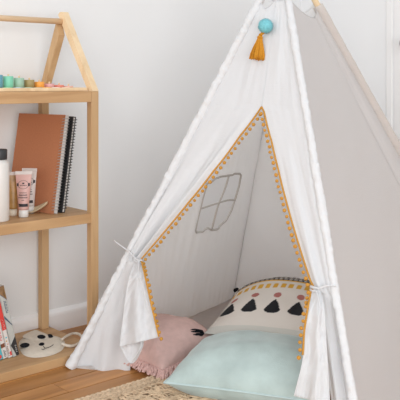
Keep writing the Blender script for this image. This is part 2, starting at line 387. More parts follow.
# leaf-shaped dish
p = G(34.5, 213.5, HM); p.z = HM+.0005
bm = bmesh.new(); nx, ny = 20, 8; rows = []
for i in range(nx+1):
    f = i/nx; x = -.035+.075*f; wv = .017*math.sin(PI*min(1, f*.92+.08))**.8
    rows.append([bm.verts.new((x, wv*(j/ny*2-1), .001+.030*f**2.2+.008*(j/ny*2-1)**2)) for j in range(ny+1)])
for a_, b_ in zip(rows, rows[1:]):
    for j in range(ny): bm.faces.new((a_[j], b_[j], b_[j+1], a_[j+1]))
o = link('leaf_dish', bm, M['tan']); solid(o, .002); o.location = p; o.rotation_euler = (.25, 0, .1)
tag(o, 'small tan pointed leaf-shaped dish behind the pink tube', 'dish')
# ---- books on the base board
def book(label, u, v, thick, hh, lean, cover, prints, dep=.15):
    e = thing('picture_book', label, 'book', R(u, v, HB+.001), 0, 'books on the base board')
    e.rotation_euler = (Matrix.Rotation(TH, 4, 'Z') @ Matrix.Rotation(-lean, 4, 'Y')).to_euler()
    bm = bmesh.new(); box(bm, 0, .002, 0, dep, 0, hh, .0004); box(bm, thick-.002, thick, 0, dep, 0, hh, .0004); box(bm, 0, thick, 0, .002, 0, hh, .0006)
    mats = [cover]; inks = []
    for mm, poly in prints:
        if mm not in mats: mats.append(mm)
        fs_ = []
        f = [bm.verts.new((x*thick, -.0006, z*hh)) for x, z in poly]; g = [bm.verts.new((x*thick, .0005, z*hh)) for x, z in poly]
        fs_ += [bm.faces.new(f), bm.faces.new(g[::-1])]
        for i in range(len(f)): fs_.append(bm.faces.new((f[i], f[(i+1)%len(f)], g[(i+1)%len(f)], g[i])))
        for q in fs_: q.material_index = mats.index(mm)
    link('cover', bm, mats, e, False)
    bm = bmesh.new(); box(bm, .002, thick-.002, .002, dep-.004, .003, hh-.003); link('pages', bm, M['paper'], e, False)
    return e
def rc(x0, x1, z0, z1): return [(x0,z0),(x1,z0),(x1,z1),(x0,z1)]
def letters(mm, x0, x1, z0, z1, n):
    out = []
    for i in range(n):
        a_ = z0+(z1-z0)*i/n; b_ = a_+(z1-z0)/n*.7
        out += [(mm, rc(x0, x1, a_, a_+(b_-a_)*.3)), (mm, rc(x0, x0+(x1-x0)*.3, a_, b_))]
        if i % 2: out.append((mm, rc(x1-(x1-x0)*.3, x1, a_, b_)))
    return out
VB = 2.169; LN = math.radians(13.5)
ub = lambda px: UV_(at_v(px, VB))[0]
u4 = ub(13.3); 
circ = lambda cx, cz, rx, rz_: [(cx+rx*math.cos(2*PI*i/14), cz+rz_*math.sin(2*PI*i/14)) for i in range(14)]
book('pale grey picture book with brown top and black lower spine, rightmost of the books', u4, VB, .0205, .222, LN, M['greyc'],
     [(M['brown'], [(0,.92),(1,.80),(1,1),(0,1)]), (M['ochre'], [(.6,.86),(.9,.82),(.9,.96),(.75,.97)]), (M['dkblue'], [(0,.92),(0,.91),(1,.79),(1,.80)]), (M['card_k'], [(0.02,.17),(0.98,.27),(0.98,.0),(.55,.0),(.35,.08)]), (M['dkblue'], [(0,.56),(.05,.60),(.95,.44),(.95,.42)])]+letters(M['dkblue'], .45,.8,.62,.80,9)+letters(M['white'], .62,.85,.05,.16,4))
book('white picture book with a red upper spine and red square, beside the grey one', u4-.0140, VB+.002, .0130, .176, LN, M['white'],
     [(M['red'], rc(.02,.98,.50,1.0)), (M['red'], rc(.55,.95,.03,.10)), (M['cyan'], circ(.5,.36,.2,.012)), (M['ochre'], circ(.4,.30,.18,.011)), (M['tube_p'], circ(.55,.24,.2,.012))]+letters(M['white'], .45,.8,.52,.70,5)+letters(M['brownk'], .15,.4,.04,.22,6))
book('white picture book with red vertical lettering and a brown spine block', u4-.0310, VB+.004, .0160, .178, LN, M['white'],
     [(M['brownk'], rc(.1,.9,.19,.26)), (M['red'], rc(.05,.95,.86,1.0))]+letters(M['red'], .3,.65,.32,.60,7)+letters(M['ink'], .4,.75,.03,.15,5))
book('cyan picture book with red dots, at the left edge of the base board', u4-.0485, VB+.001, .0165, .150, LN, M['cyan'],
     [(M['red'], circ(.45,.25,.3,.04)), (M['red'], circ(.7,.50,.25,.035)), (M['red'], circ(.5,.06,.3,.04)), (M['red'], circ(.4,.78,.3,.04))])
# ---- panda pouch
def blob(bm, outline, h0, T, rings=8, top=None):
    n = len(outline); c = sum(outline, Vector((0,0,0)))/n; R_ = []
    for k_ in range(rings+1):
        f = k_/rings; row = []
        for p_ in outline:
            q = c.lerp(p_, f); z = h0 + T*(1-f**3.2)**.5; row.append(bm.verts.new((q.x, q.y, z)))
            if k_ == 0: break
        R_.append(row)
    for A, B in zip(R_, R_[1:]):
        for i in range(n):
            j = (i+1)%n
            if len(A) == 1: bm.faces.new((A[0], B[i], B[j]))
            else: bm.faces.new((A[i], B[i], B[j], A[j]))
    bot = [bm.verts.new((p_.x, p_.y, h0)) for p_ in outline]
    for i in range(n): bm.faces.new((R_[-1][i], bot[i], bot[(i+1)%n], R_[-1][(i+1)%n]))
    bm.faces.new(bot[::-1])
def smooth_loop(pts, sub=6):
    out = []; n = len(pts)
    for i in range(n):
        p0, p1, p2, p3 = pts[i-1], pts[i], pts[(i+1)%n], pts[(i+2)%n]
        for s in range(sub):
            t = s/sub; out.append(0.5*((2*p1)+(-p0+p2)*t+(2*p0-5*p1+4*p2-p3)*t*t+(-p0+3*p1-3*p2+p3)*t**3))
    return out
def smooth_line(pts, sub=6):
    pts = [Vector(p) for p in pts]; P = [pts[0]*2-pts[1]]+pts+[pts[-1]*2-pts[-2]]; out = []
    for i in range(1, len(P)-2):
        for s in range(sub):
            t = s/sub; p0, p1, p2, p3 = P[i-1:i+3]
            out.append(0.5*((2*p1)+(-p0+p2)*t+(2*p0-5*p1+4*p2-p3)*t*t+(-p0+3*p1-3*p2+p3)*t**3))
    out.append(pts[-1]); return out
po = G(41, 344, HB); po.z = HB+.0005
pouch = thing('panda_pouch', 'cream felt panda face pouch lying on the base board', 'pouch', po)
def loc(px, py, h): return G(px, py, h)-Vector((po.x, po.y, po.z))
ol = [(19.5,347),(24,353),(33,355.5),(44,354.8),(54,352.3),(62,348),(65,342.5),(63,337.3),(54,334.5),(46,333.5),(38,332),(29,333),(21.5,337),(18.6,342)]
bm = bmesh.new(); blob(bm, smooth_loop([loc(x, y, HB+.007) for x, y in ol]), 0, .012); link('pouch_body', bm, M['felt'], pouch)
fl = [(22.5,335.5),(34.5,329.5),(41,331.5),(47.5,334),(49.5,336.5),(46,338.6),(37.5,340.5),(30,339)]
bm = bmesh.new(); blob(bm, smooth_loop([loc(x, y, HB+.014) for x, y in fl], 4), .0115, .005); link('flap', bm, M['felt'], pouch)
def spot(name, px, py, rx, ry, z0, T=.003, ang=0.0):
    pts = [loc(px+rx*math.cos(a_)*math.cos(ang)-ry*math.sin(a_)*math.sin(ang), py+ry*math.sin(a_)*math.cos(ang)+rx*math.cos(a_)*math.sin(ang), HB+z0) for a_ in [-2*PI*i/20 for i in range(20)]]
    bm = bmesh.new(); blob(bm, pts, z0, T, 4); link(name, bm, M['black'], pouch)
spot('eye_patch', 24.9, 345.4, 5.0, 2.3, .0105, .003, -.1)
spot('eye_patch', 41.2, 337.0, 4.5, 2.0, .0155, .003, 0)
spot('ear', 49.6, 336.8, 3.6, 1.9, .0100, .005, 0)
spot('nose', 41.6, 344.6, 3.2, 1.6, .0112, .003, -.15)
bm = bmesh.new()
tube(bm, smooth_line([loc(43, 346.0, HB+.0125), loc(45.5, 348.0, HB+.0125), loc(50, 346.8, HB+.0125), loc(53.5, 344.5, HB+.0120)]), .0008, 6)
tube(bm, smooth_line([loc(45.5, 348.0, HB+.0125), loc(43.5, 349.5, HB+.0125), loc(41.5, 349.0, HB+.0125)]), .0008, 6); link('mouth', bm, M['black'], pouch)
bm = bmesh.new()
tube(bm, smooth_line([loc(62, 339.5, HB+.012), loc(67, 336, HB+.012), loc(73, 333.6, HB+.008), loc(79, 334.2, HB+.006), loc(82, 338, HB+.006), loc(79, 343, HB+.006), loc(73, 345.8, HB+.006), loc(67, 345.5, HB+.008), loc(62, 343.5, HB+.012)]), .0042, 10)
link('strap', bm, M['felt'], pouch)
# ================================================================ TENT
ZT = 1.10
FL = (Vector((-.387, 2.396, 0)), Vector((.184, 2.505, ZT)))
FR = (Vector((.374, 1.870, 0)), Vector((.267, 2.440, ZT)))
BR = (Vector((1.00, 2.645, 0)), Vector((.366, 2.535, ZT)))
BL = (Vector((.124, 3.168, 0)), Vector((.268, 2.600, ZT)))
tent = thing('play_tent', 'white linen teepee play tent with tied-back door and orange pompom trim', 'tent', (.28, 2.52, 0))
TO = Vector((.28, 2.52, 0))
def pole(Pp, t): return Pp[0].lerp(Pp[1], t)
def plane_of(A, B):
    p0 = A[0]; n = (B[0]-A[0]).cross((A[1]+B[1])/2-A[0]); n.normalize()
    c = (A[0]+B[0])/2-Vector((.28, 2.52, 0))
    if n.dot(c) < 0: n = -n
    return p0, n
def st(A, B, px, py):
    p0, n = plane_of(A, B); d = ray(px, py); o_ = Vector((0,0,H)); k_ = (p0-o_).dot(n)/d.dot(n); P = o_+d*k_
    t = P.z/ZT; a_ = pole(A, t); b_ = pole(B, t); s = (P-a_).dot(b_-a_)/(b_-a_).length_squared
    return s, t
def on(A, B, s, t, d=0.0):
    p0, n = plane_of(A, B); return pole(A, t).lerp(pole(B, t), s)+n*d
def hit(A, B, px, py, d=0.0):
    s, t = st(A, B, px, py); P = on(A, B, s, t); dr_ = ray(px, py).normalized(); return P - dr_*d
def interp(tab, t):         # tab sorted by descending t : list of (t, s)
    if t >= tab[0][0]: return tab[0][1]
    for (t0, s0), (t1, s1) in zip(tab, tab[1:]):
        if t >= t1: return s0+(s1-s0)*(t0-t)/(t0-t1) if t0 != t1 else s1
    return tab[-1][1]
def tpart(name, bm, m, par=tent, smooth=True, **k):
    for v in bm.verts: v.co -= TO
    return link(name, bm, m, par, smooth, **k)
def sm(a_, b_, x): x = max(0, min(1, (x-a_)/(b_-a_))); return x*x*(3-2*x)
# poles (wood), reaching above the cloth where they cross
OFF = {id(FL):(0,-.008), id(FR):(0,.0), id(BR):(0,.0), id(BL):(0,.0)}
for Pp in (FL, FR, BR, BL):
    bm = bmesh.new(); tube(bm, [pole(Pp, .0), pole(Pp, .5), pole(Pp, 1.28)], .0095, 14); tpart('pole', bm, M['pine_l'])
# sleeves round the poles
def sleeve(Pp, r, seed, m, top=1.012, rings=420, n=20, amp=.0027):
    bm = bmesh.new(); ax = (Pp[1]-Pp[0]).normalized(); a_ = ax.orthogonal().normalized(); b_ = ax.cross(a_); rows = []
    for k_ in range(rings+1):
        t = .002+(top-.002)*k_/rings; c = pole(Pp, t); row = []
        L0 = t*1.23
        for i in range(n):
            an = 2*PI*i/n; w_ = nz(L0*60+seed, math.cos(an)*.9, math.sin(an)*.9)+.6*nz(L0*95+seed, math.cos(an)*1.3, math.sin(an)*1.3)
            g = .55+.45*nz(L0*4, seed)
            rr = r*(1+.07*nz(L0*6, seed+3)+.45*sm(.05, 0, t))+amp*w_*(.4+g*1.2)
            row.append(bm.verts.new(c+(a_*math.cos(an)+b_*math.sin(an))*max(.0102, rr)))
        rows.append(row)
    for A, B in zip(rows, rows[1:]):
        for i in range(n): bm.faces.new((A[i], A[(i+1)%n], B[(i+1)%n], B[i]))
    return tpart('pole_sleeve', bm, m)
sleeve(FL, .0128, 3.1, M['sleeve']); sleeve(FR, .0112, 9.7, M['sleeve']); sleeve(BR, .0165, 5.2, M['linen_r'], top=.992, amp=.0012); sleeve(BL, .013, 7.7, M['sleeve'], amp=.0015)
ins = Vector((.28, 2.52, 0))-BL[0]; ins = ins.normalized()*.017; BL = (BL[0]+ins, BL[1]+ins)   # back cloth hangs inside its pole
# side and back panels
def pool_hem(bm, base, A, B, width):      # cloth lying folded in on the floor inside the tent
    n = plane_of(A, B)[1]; n = Vector((n.x, n.y, 0)).normalized(); prev = base; m = len(base)-1
    for k_ in range(1, 19):
        f = k_/18; row = []
        for i, v in enumerate(base):
            s = i/m; wd = width*math.sin(PI*s)**.6
            row.append(bm.verts.new(v.co-n*wd*f*(1+.15*nz(s*7, 3))+Vector((0, 0, .003+.007*abs(nz(s*9, f*5, 2))*math.sin(PI*min(1, f*1.1))))))
        for i in range(m): bm.faces.new((prev[i], prev[i+1], row[i+1], row[i]))
        prev = row
def panel(name, A, B, m, disp, dip=.03, nx=120, ny=150, hole=None, dipc=.5, pool=0.0):
    bm = bmesh.new(); V = []
    for j in range(ny+1):
        row = []
        for i in range(nx+1):
            s = i/nx; q = (s/dipc)*.5 if s < dipc else .5+(s-dipc)/(1-dipc)*.5
            tt = 1.005-dip*math.sin(PI*q)**1.3; t = .002+(tt-.002)*j/ny
            row.append(bm.verts.new(on(A, B, s, t, disp(s, t)*math.sin(PI*s)**.35 if 0 < s < 1 else 0)))
        V.append(row)
    if pool: pool_hem(bm, V[0], A, B, pool)
    for j in range(ny):
        for i in range(nx):
            s = (i+.5)/nx; t = (j+.5)/ny
            if hole and hole(s, .002+(1.0)*t): continue
            bm.faces.new((V[j][i], V[j][i+1], V[j+1][i+1], V[j+1][i]))
    o = tpart(name, bm, m); solid(o, .0012); return o
def dR(s, t):
    x, y = s*(1-t)*1.0, t*1.2
    return .006*nz(x*3+t*2, y*2, 5)+.0022*nz(x*11, y*5, 8) - .012*math.exp(-((s-.90+.12*t)/.035)**2)*sm(.1,.5,t) + .004*sm(.0,.03,.06-t)*nz(s*20, 2)
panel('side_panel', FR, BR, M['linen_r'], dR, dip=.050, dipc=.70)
def dB(s, t):
    x, y = s*(1-t), t*1.2
    return -.015*math.sin(PI*s)*(1-t)+.007*nz(x*5, y*2, 15)+.0025*nz(x*22+y*3, y*6, 4)
panel('back_panel', BR, BL, M['linen_b'], dB, pool=.20)
# left panel with the window opening
WP = [(206.5,184),(214,176.8),(221,175.2),(237,172.6),(238.6,174.6),(236.8,185),(233,199.5),(229,211),(224,220.5),(216.5,227.5),(210.5,229.5),(206.5,227.2),(201.5,230.5),(196,232.4),(194,229.5),(194.6,222),(199,208)]
wst = [st(BL, FL, x, y) for x, y in WP]
def inpoly(s, t):
    c = False; n = len(wst)
    for i in range(n):
        (x1, y1), (x2, y2) = wst[i], wst[i-1]
        if (y1 > t) != (y2 > t) and s < (x2-x1)*(t-y1)/(y2-y1)+x1: c = not c
    return c
cu_, cv_ = UV_(R(SU1, SV0)); cxy = R(SU1, SV0)
def dLn(s, t):
    x, y = s*(1-t), t*1.2
    wc = math.exp(-(((s-.45)/.25)**2+((t-.40)/.18)**2))
    P = pole(BL, t).lerp(pole(FL, t), s); dd = (Vector((P.x, P.y, 0))-cxy).length
    push = -.034*math.exp(-(dd/.16)**2)*math.exp(-(P.z/.12)**2)
    return push-.008*math.sin(PI*s)*(1-t)+.006*nz(x*5+2, y*2.5, 25)+.0048*nz(x*26+y*5, y*5, 14)*(1+wc)+.0016*nz(x*60, y*9, 3)
NXL, NYL = 190, 210
def disp_on_left(s, t, extra=0.0):
    return on(BL, FL, s, t, dLn(s, t)*math.sin(PI*s)**.35+extra)
# hole test uses the real t of the cell
bm = bmesh.new(); V = []
for j in range(NYL+1):
    row = []
    for i in range(NXL+1):
        s = i/NXL; tt = 1.005-.03*math.sin(PI*s)**1.3; t = .002+(tt-.002)*j/NYL
        row.append((bm.verts.new(disp_on_left(s, t) if 0 < s < 1 else on(BL, FL, s, t)), s, t))
    V.append(row)
pool_hem(bm, [x[0] for x in V[0]], BL, FL, .24)
for j in range(NYL):
    for i in range(NXL):
        q = (V[j][i], V[j][i+1], V[j+1][i+1], V[j+1][i])
        if inpoly(sum(x[1] for x in q)/4, sum(x[2] for x in q)/4): continue
        bm.faces.new([x[0] for x in q])
o = tpart('window_panel', bm, M['linen_b']); solid(o, .0012)
INW = -.004
def ribbon(bm, pts, w_, th=.0012, closed=False):   # strip lying in the window panel
    tube(bm, pts, w_, 8, closed=closed)
bm = bmesh.new()
def dense(poly, closed=True, step=.01):
    out = []; n = len(poly)
    for i in range(n if closed else n-1):
        a_, b_ = poly[i], poly[(i+1)%n]; m_ = max(1, int(math.hypot(a_[0]-b_[0], a_[1]-b_[1])/step))
        for k_ in range(m_): out.append((a_[0]+(b_[0]-a_[0])*k_/m_, a_[1]+(b_[1]-a_[1])*k_/m_))
    if not closed: out.append(poly[-1])
    return out
tube(bm, [disp_on_left(s, t, -.001) for s, t in dense(wst)], .0036, 8, closed=True)
tpart('window_binding', bm, M['binding'])
bm = bmesh.new()
for line in ([(226.3,174.5),(222,188),(216,206),(210.3,229.5)], [(199,208),(208,205.2),(218,201.5),(226,199.5),(233,199.2)]):
    q = [st(BL, FL, x, y) for x, y in line]; tube(bm, smooth_line([disp_on_left(s, t, -.001) for s, t in q]), .0032, 8)
tpart('window_muntin', bm, M['binding'])
# ---- front panel: two halves meeting in the centre seam, parting below the opening's apex
AP = st(FL, FR, 262, 107); TOPS = st(FL, FR, 275, 12)
LE = [(262,107),(240,136.5),(213,172),(189,202),(166,230.5),(150,249),(139.5,261)]
LB = [(140,275),(136,305),(132,340),(131,358),(130.5,371.5)]
RE = [(262,107),(264.5,112),(272,142),(279,171),(286,200),(300,247),(311,281),(316,290)]
RB = [(318,312),(323,345),(329,385),(333,415),(337,450)]
def tab(pts): return [(t, s) for s, t in [st(FL, FR, x, y) for x, y in pts]]
tL = [(1.1, TOPS[0])]+tab(LE+LB); tR = [(1.1, TOPS[0])]+tab(RE+RB)
tL = tL[:1+len(LE)]+[(0.0, .175)]; tR[-1] = (0.0, tR[-1][1])
tieL = st(FL, FR, 139.5, 261)[1]; tieR = st(FL, FR, 316, 290)[1]; apT = AP[1]
def eL(t): return interp(tL, t)
def eR(t): return interp(tR, t)
def dFL(f, t):      # f: 0 at the pole .. 1 at the edge
    x = f; d = .0016*nz(f*9, t*9, 1)
    if t >= apT: d += .004*nz(f*3, t*4, 2)+.0035*math.sin(PI*f)*nz(f*2+t*6, 3)
    up = sm(apT, tieL, t) if t < apT else 0
    if t < apT and t >= tieL:
        a_ = .020*up*(1-.25*up); d += up**.6*1.5*(.013*math.exp(-((f-.86)/.07)**2)-.012*math.exp(-((f-.58)/.14)**2)+.006*math.exp(-((f-.3)/.12)**2))+.4*a_*math.sin(PI*f)+.004*math.sin(2*PI*f*4.3+t*4)*up+.006*nz(f*4, t*6, 7)*up
    if t < tieL:
        lo = sm(tieL, tieL-.12, t); d += .012*math.sin(PI*f)*(1-lo)+lo*(.005*math.sin(2*PI*(f*1.6+.1+.8*(tieL-t)))+.018*nz(f*2.2+t*5, t*4-f, 9)+.006*nz(f*6+t*9, t*12, 3))*math.sin(PI*min(f, .93)/1.0+.02)-.088*f*(1-t/tieL)
        d += .012*sm(.05, 0, t)*nz(f*6, 4)
    return d*(1 if f > 0 else 0)
def dFR(f, t):      # f: 0 at edge .. 1 at the pole
    g = 1-f; d = .0016*nz(g*9, t*9, 31)
    if t >= apT: d += .004*nz(g*3, t*4, 2)+.0035*math.sin(PI*g)*nz(g*2+t*6, 13)
    up = sm(apT, tieR, t)
    if apT > t >= tieR:
        d += .014*up*math.sin(PI*g)**.8*(.5+.5*math.cos(2*PI*(g*1.7-.2)))+.005*nz(g*4+t*3, t*5, 17)*up
    if t < tieR:
        lo = sm(tieR, tieR-.15, t); d += lo*(.010*math.sin(2*PI*(g*1.5+.2))+.006*nz(g*4, t*8, 19))*math.sin(PI*min(g, .95))
    return d*(1 if g > 0 else 0)
def rows_t(tie):
    a_ = [1.005-(1.005-apT)*k_/34 for k_ in range(35)]; b_ = [apT-(apT-tie)*k_/70 for k_ in range(1, 71)]; c_ = [tie-(tie-.003)*k_/60 for k_ in range(1, 61)]
    return a_+b_+c_
bm = bmesh.new(); NC = 44
for half in (0, 1):
    V = []
    for t in rows_t(tieL if half == 0 else tieR):
        row = []
        for i in range(NC+1):
            f = i/NC
            s = f*eL(t) if half == 0 else eR(t)+(1-eR(t))*f
            d = dFL(f, t) if half == 0 else dFR(f, t)
            if half == 0 and f == 1 and t >= apT: d = 0
            if half == 1 and f == 0 and t >= apT: d = 0
            if abs(s-TOPS[0]) < .012 and t >= apT: pass
            t2 = t
            if t > .93:       # scooped top edge
                sc = .026*math.sin(PI*min(1, s/.62))**2 if s < .62 else .004
                t2 = .93+(t-.93)*(1-sc/.075)
            if t < .02 and half == 0: t2 = t+.008*abs(nz(f*5, 77))
            row.append(bm.verts.new(on(FL, FR, s, t2, d)))
        V.append(row)
    for A, B in zip(V, V[1:]):
        for i in range(NC): bm.faces.new((A[i], A[i+1], B[i+1], B[i]))
bmesh.ops.remove_doubles(bm, verts=bm.verts[:], dist=.0004)
o = tpart('front_panel', bm, M['linen']); solid(o, .0014)
# centre seam
bm = bmesh.new(); pts = []
for k_ in range(30):
    t = apT+(0.985-apT)*k_/29; pts.append(on(FL, FR, eL(t), t, .0012))
tube(bm, pts, .0014, 6); tpart('seam', bm, M['linen'])
# ---- tied tails of the two flaps
def curve_px(pts, n):
    q = smooth_line([Vector((x, y, 0)) for x, y in pts], 10); out = []
    for k_ in range(n+1):
        f = k_/n*(len(q)-1); i = min(int(f), len(q)-2); out.append(q[i].lerp(q[i+1], f-i))
    return out
def tail(name, Lc, Rc, base, amp, kf, ph, sagf=None, nx=56, ny=80, seed=0.0, m=M['linen']):
    Lp, Rp = curve_px(Lc, ny), curve_px(Rc, ny); bm = bmesh.new(); V = []; edge = []
    for j in range(ny+1):
        v = j/ny; row = []
        for i in range(nx+1):
            f = i/nx; p_ = Lp[j].lerp(Rp[j], f)
            if sagf: p_ = p_+Vector((0, sagf(f)*sm(.5, 1, v), 0))
            d = base(v)+amp(v)*math.sin(2*PI*(f*kf+ph))*(.35+.65*math.sin(PI*f)) + .008*nz(f*2.2+seed+v, v*4, seed)*min(1, v*4)+.005*nz(f*6+v*7, v*10, seed)+.006*sm(.75, 1, v)*nz(f*9, 3, seed)
            P = hit(FL, FR, p_.x, p_.y, d)
            row.append(bm.verts.new(P))
        V.append(row); edge.append(row)
    E0 = [r[0].co.copy() for r in V]; E1 = [r[-1].co.copy() for r in V]
    for A, B in zip(V, V[1:]):
        for i in range(nx): bm.faces.new((A[i], A[i+1], B[i+1], B[i]))
    o = tpart(name, bm, m); solid(o, .0014); return E0, E1
_, EL1 = tail('door_flap', [(136,259),(130,274),(126,292),(122,325),(119.5,347)], [(141.5,259),(145,274),(149,292),(154.5,316),(159.5,337)],
     lambda v: .010+.035*sm(0, .35, v), lambda v: .004+.010*v, 1.35, .60, seed=2.0)
tail('door_flap', [(129,300),(124,325),(120.5,347)], [(146,300),(146,325),(143,346)], lambda v: .012+.010*v, lambda v: .006, 1.0, .2, sagf=lambda f: 17*math.sin(PI*f), nx=30, ny=40, seed=6.0)
ER0, _ = tail('door_flap', [(312.5,286),(309,305),(305,330),(302.5,360),(294,396)], [(319.5,286),(324,305),(326,335),(328,366),(330,405)],
     lambda v: .008+.045*sm(0, .35, v), lambda v: .003+.007*v, 1.25, .45, seed=11.0)
# ---- ties
def torus(bm, c, ax, R_, r, n=28, sq=1.0):
    ax = ax.normalized(); a_ = ax.orthogonal().normalized(); b_ = ax.cross(a_)
    tube(bm, [c+(a_*math.cos(2*PI*i/n)+b_*math.sin(2*PI*i/n)*sq)*R_ for i in range(n)], r, 8, closed=True)
nF = plane_of(FL, FR)[1]
bm = bmesh.new(); c = hit(FL, FR, 138.5, 261, .008)
torus(bm, c, Vector((.35, 0, 1)), .0165, .0022); torus(bm, c+Vector((0,0,.005)), Vector((.25, .1, 1)), .0160, .0020)
ball(bm, hit(FL, FR, 138.5, 262, .025), .0048, 2)
tube(bm, smooth_line([hit(FL, FR, 138, 261, .026), hit(FL, FR, 129, 252, .032), hit(FL, FR, 121, 246, .03), hit(FL, FR, 113.5, 240.5, .026)]), .0019, 8)
tube(bm, smooth_line([hit(FL, FR, 138.5, 262, .028), hit(FL, FR, 138.8, 275, .054), hit(FL, FR, 143, 286, .060), hit(FL, FR, 146, 300, .062), hit(FL, FR, 149, 312, .062)]), .0019, 8)
tpart('tie', bm, M['linen']); bm = bmesh.new()
tube(bm, smooth_line([hit(FL, FR, 142, 340, .040), hit(FL, FR, 140.5, 348, .04), hit(FL, FR, 136, 355, .036), hit(FL, FR, 132.5, 362, .03)]), .0019, 8)
tpart('tie', bm, M['linen'])
bm = bmesh.new(); c = hit(FL, FR, 316.5, 289.5, .006)
torus(bm, c, Vector((-.05, 0, 1)), .0150, .0026); torus(bm, c+Vector((0,0,.006)), Vector((.1, .1, 1)), .0145, .0022)
tube(bm, smooth_line([hit(FL, FR, 318, 289, .020), hit(FL, FR, 324, 286.5, .020), hit(FL, FR, 330, 285.5, .016), hit(FL, FR, 336, 286, .014)]), .0026, 8)
tube(bm, smooth_line([hit(FL, FR, 316, 290, .022), hit(FL, FR, 319, 300, .045), hit(FL, FR, 320, 312, .055), hit(FL, FR, 319, 324, .058)]), .0022, 8)
tpart('tie', bm, M['linen'])
# ribbon bow at the crossing of the poles
bm = bmesh.new(); c = Vector((.236, 2.475, 1.108))
ball(bm, c, .012, 2, (1.7, 1, .9)); tube(bm, smooth_line([c, c+Vector((-.02,-.01,.02)), c+Vector((-.03,0,.045)), c+Vector((-.005,0,.04)), c]), .006, 8); tube(bm, smooth_line([c, c+Vector((.02,-.01,.02)), c+Vector((.03,0,.045)), c+Vector((.005,0,.04)), c]), .006, 8)
tpart('ribbon_bow', bm, M['linen'])
# ---- pompom trim
def resample(pts, step):
    out = [pts[0].copy()]; acc = 0.0
    for a_, b_ in zip(pts, pts[1:]):
        L0 = (b_-a_).length; x = step-acc
        while x <= L0: out.append(a_.lerp(b_, x/L0)); x += step
        acc = (acc+L0) % step
    return out
def ball_mesh(name, r, m, jit=.10, sub=3):
    bm = bmesh.new(); g = bmesh.ops.create_icosphere(bm, subdivisions=sub, radius=r)
    for v in g['verts']: v.co *= 1+random.uniform(-jit, jit)
    me = bpy.data.meshes.new(name); bm.to_mesh(me); bm.free(); me.materials.append(m); return me
POM = ball_mesh('pompom', .0050, M['orange'])
def trim(pts_list, side):
    path = [p_ for p_ in pts_list]
    bm = bmesh.new(); q = resample(path, .004); tube(bm, q, .0026, 6)
    tr = tpart('pompom_trim', bm, M['orange'])
    for k_, p_ in enumerate(resample(path, .0178)):
        if k_ == 0: continue
        o_ = bpy.data.objects.new('pompom', POM); COL.objects.link(o_); o_.parent = tr
        o_.location = p_-TO+Vector((side*.0075, -.001, -.0075))+nF*.002+Vector((random.uniform(-1,1), 0, random.uniform(-1,1)))*.0012
        o_.rotation_euler = (random.random()*6, random.random()*6, 0); sc = random.uniform(.88, 1.1); o_.scale = (sc,)*3
def edge3(f_edge, fd, fidx, t0, t1, n=70):
    out = []
    for k_ in range(n+1):
        t = t0+(t1-t0)*k_/n; out.append(on(FL, FR, f_edge(t), t, fd(fidx, t)+.002))
    return out
trim(edge3(eL, dFL, 1.0, apT, tieL)+[p_+nF*.003 for p_ in EL1[4:]], 1)
trim(edge3(eR, dFR, 0.0, apT, tieR)+[p_+nF*.003 for p_ in ER0[4:int(len(ER0)*.72)]], -1)
# ================================================================ hanging pompom and tassel
pc = hit(FL, FR, 265.5, 26, .030)
orn = thing('pompom_tassel', 'aqua pompom with a mustard yarn tassel hanging on the tent front', 'ornament', pc)
bm = bmesh.new(); ball(bm, (0,0,0), .0205, 4, jit=.05)
for k_ in range(1500):
    d = Vector((random.gauss(0,1), random.gauss(0,1), random.gauss(0,1))).normalized(); a_ = d.orthogonal().normalized(); b_ = d.cross(a_)
    r1 = .0238*random.uniform(.93, 1.06); base = d*.018
    vs3 = [bm.verts.new(base+(a_*math.cos(x)+b_*math.sin(x))*.0011) for x in (0, 2.1, 4.2)]; tp = bm.verts.new(d*r1+Vector((random.uniform(-1,1),random.uniform(-1,1),random.uniform(-1,1)))*.0012)
    for i in range(3): bm.faces.new((vs3[i], vs3[(i+1)%3], tp))
link('yarn_ball', bm, M['aqua'], orn)
tt_ = hit(FL, FR, 260.5, 34, .024)-pc; tb_ = hit(FL, FR, 256.5, 59, .018)-pc
ax = tb_-tt_; Lt = ax.length; axn = ax.normalized(); sx = Vector((1,0,0)); sx = (sx-axn*sx.dot(axn)).normalized(); sy = axn.cross(sx)
bm = bmesh.new()
for k_ in range(150):
    an = random.uniform(0, 2*PI); rr = math.sqrt(random.random()); L1 = Lt*random.uniform(.93, 1.04)
    pts = []
    for j in range(7):
        f = j/6; w_ = .005+.0185*sm(0, 1, f)**.9 if f > .0 else .004
        pts.append(tt_+axn*L1*f+(sx*math.cos(an)+sy*math.sin(an)*.45)*rr*w_+Vector((nz(k_, f*3), nz(k_, f*3, 5), 0))*.0018*f)
    tube(bm, pts, .00125, 5)
link('tassel', bm, M['mustard'], orn)
bm = bmesh.new(); torus(bm, tt_+axn*.010, axn, .0072, .0017); torus(bm, tt_+axn*.0125, axn, .0074, .0017)
tube(bm, [Vector((-.002,0,-.015)), tt_+axn*.004], .0045, 8); tube(bm, [Vector((0,0,.0)), hit(FL, FR, 265.5, 24, .002)-pc], .0011, 6)
link('tassel_cord', bm, M['mustard'], orn)
orn.scale = (1.0,)*3
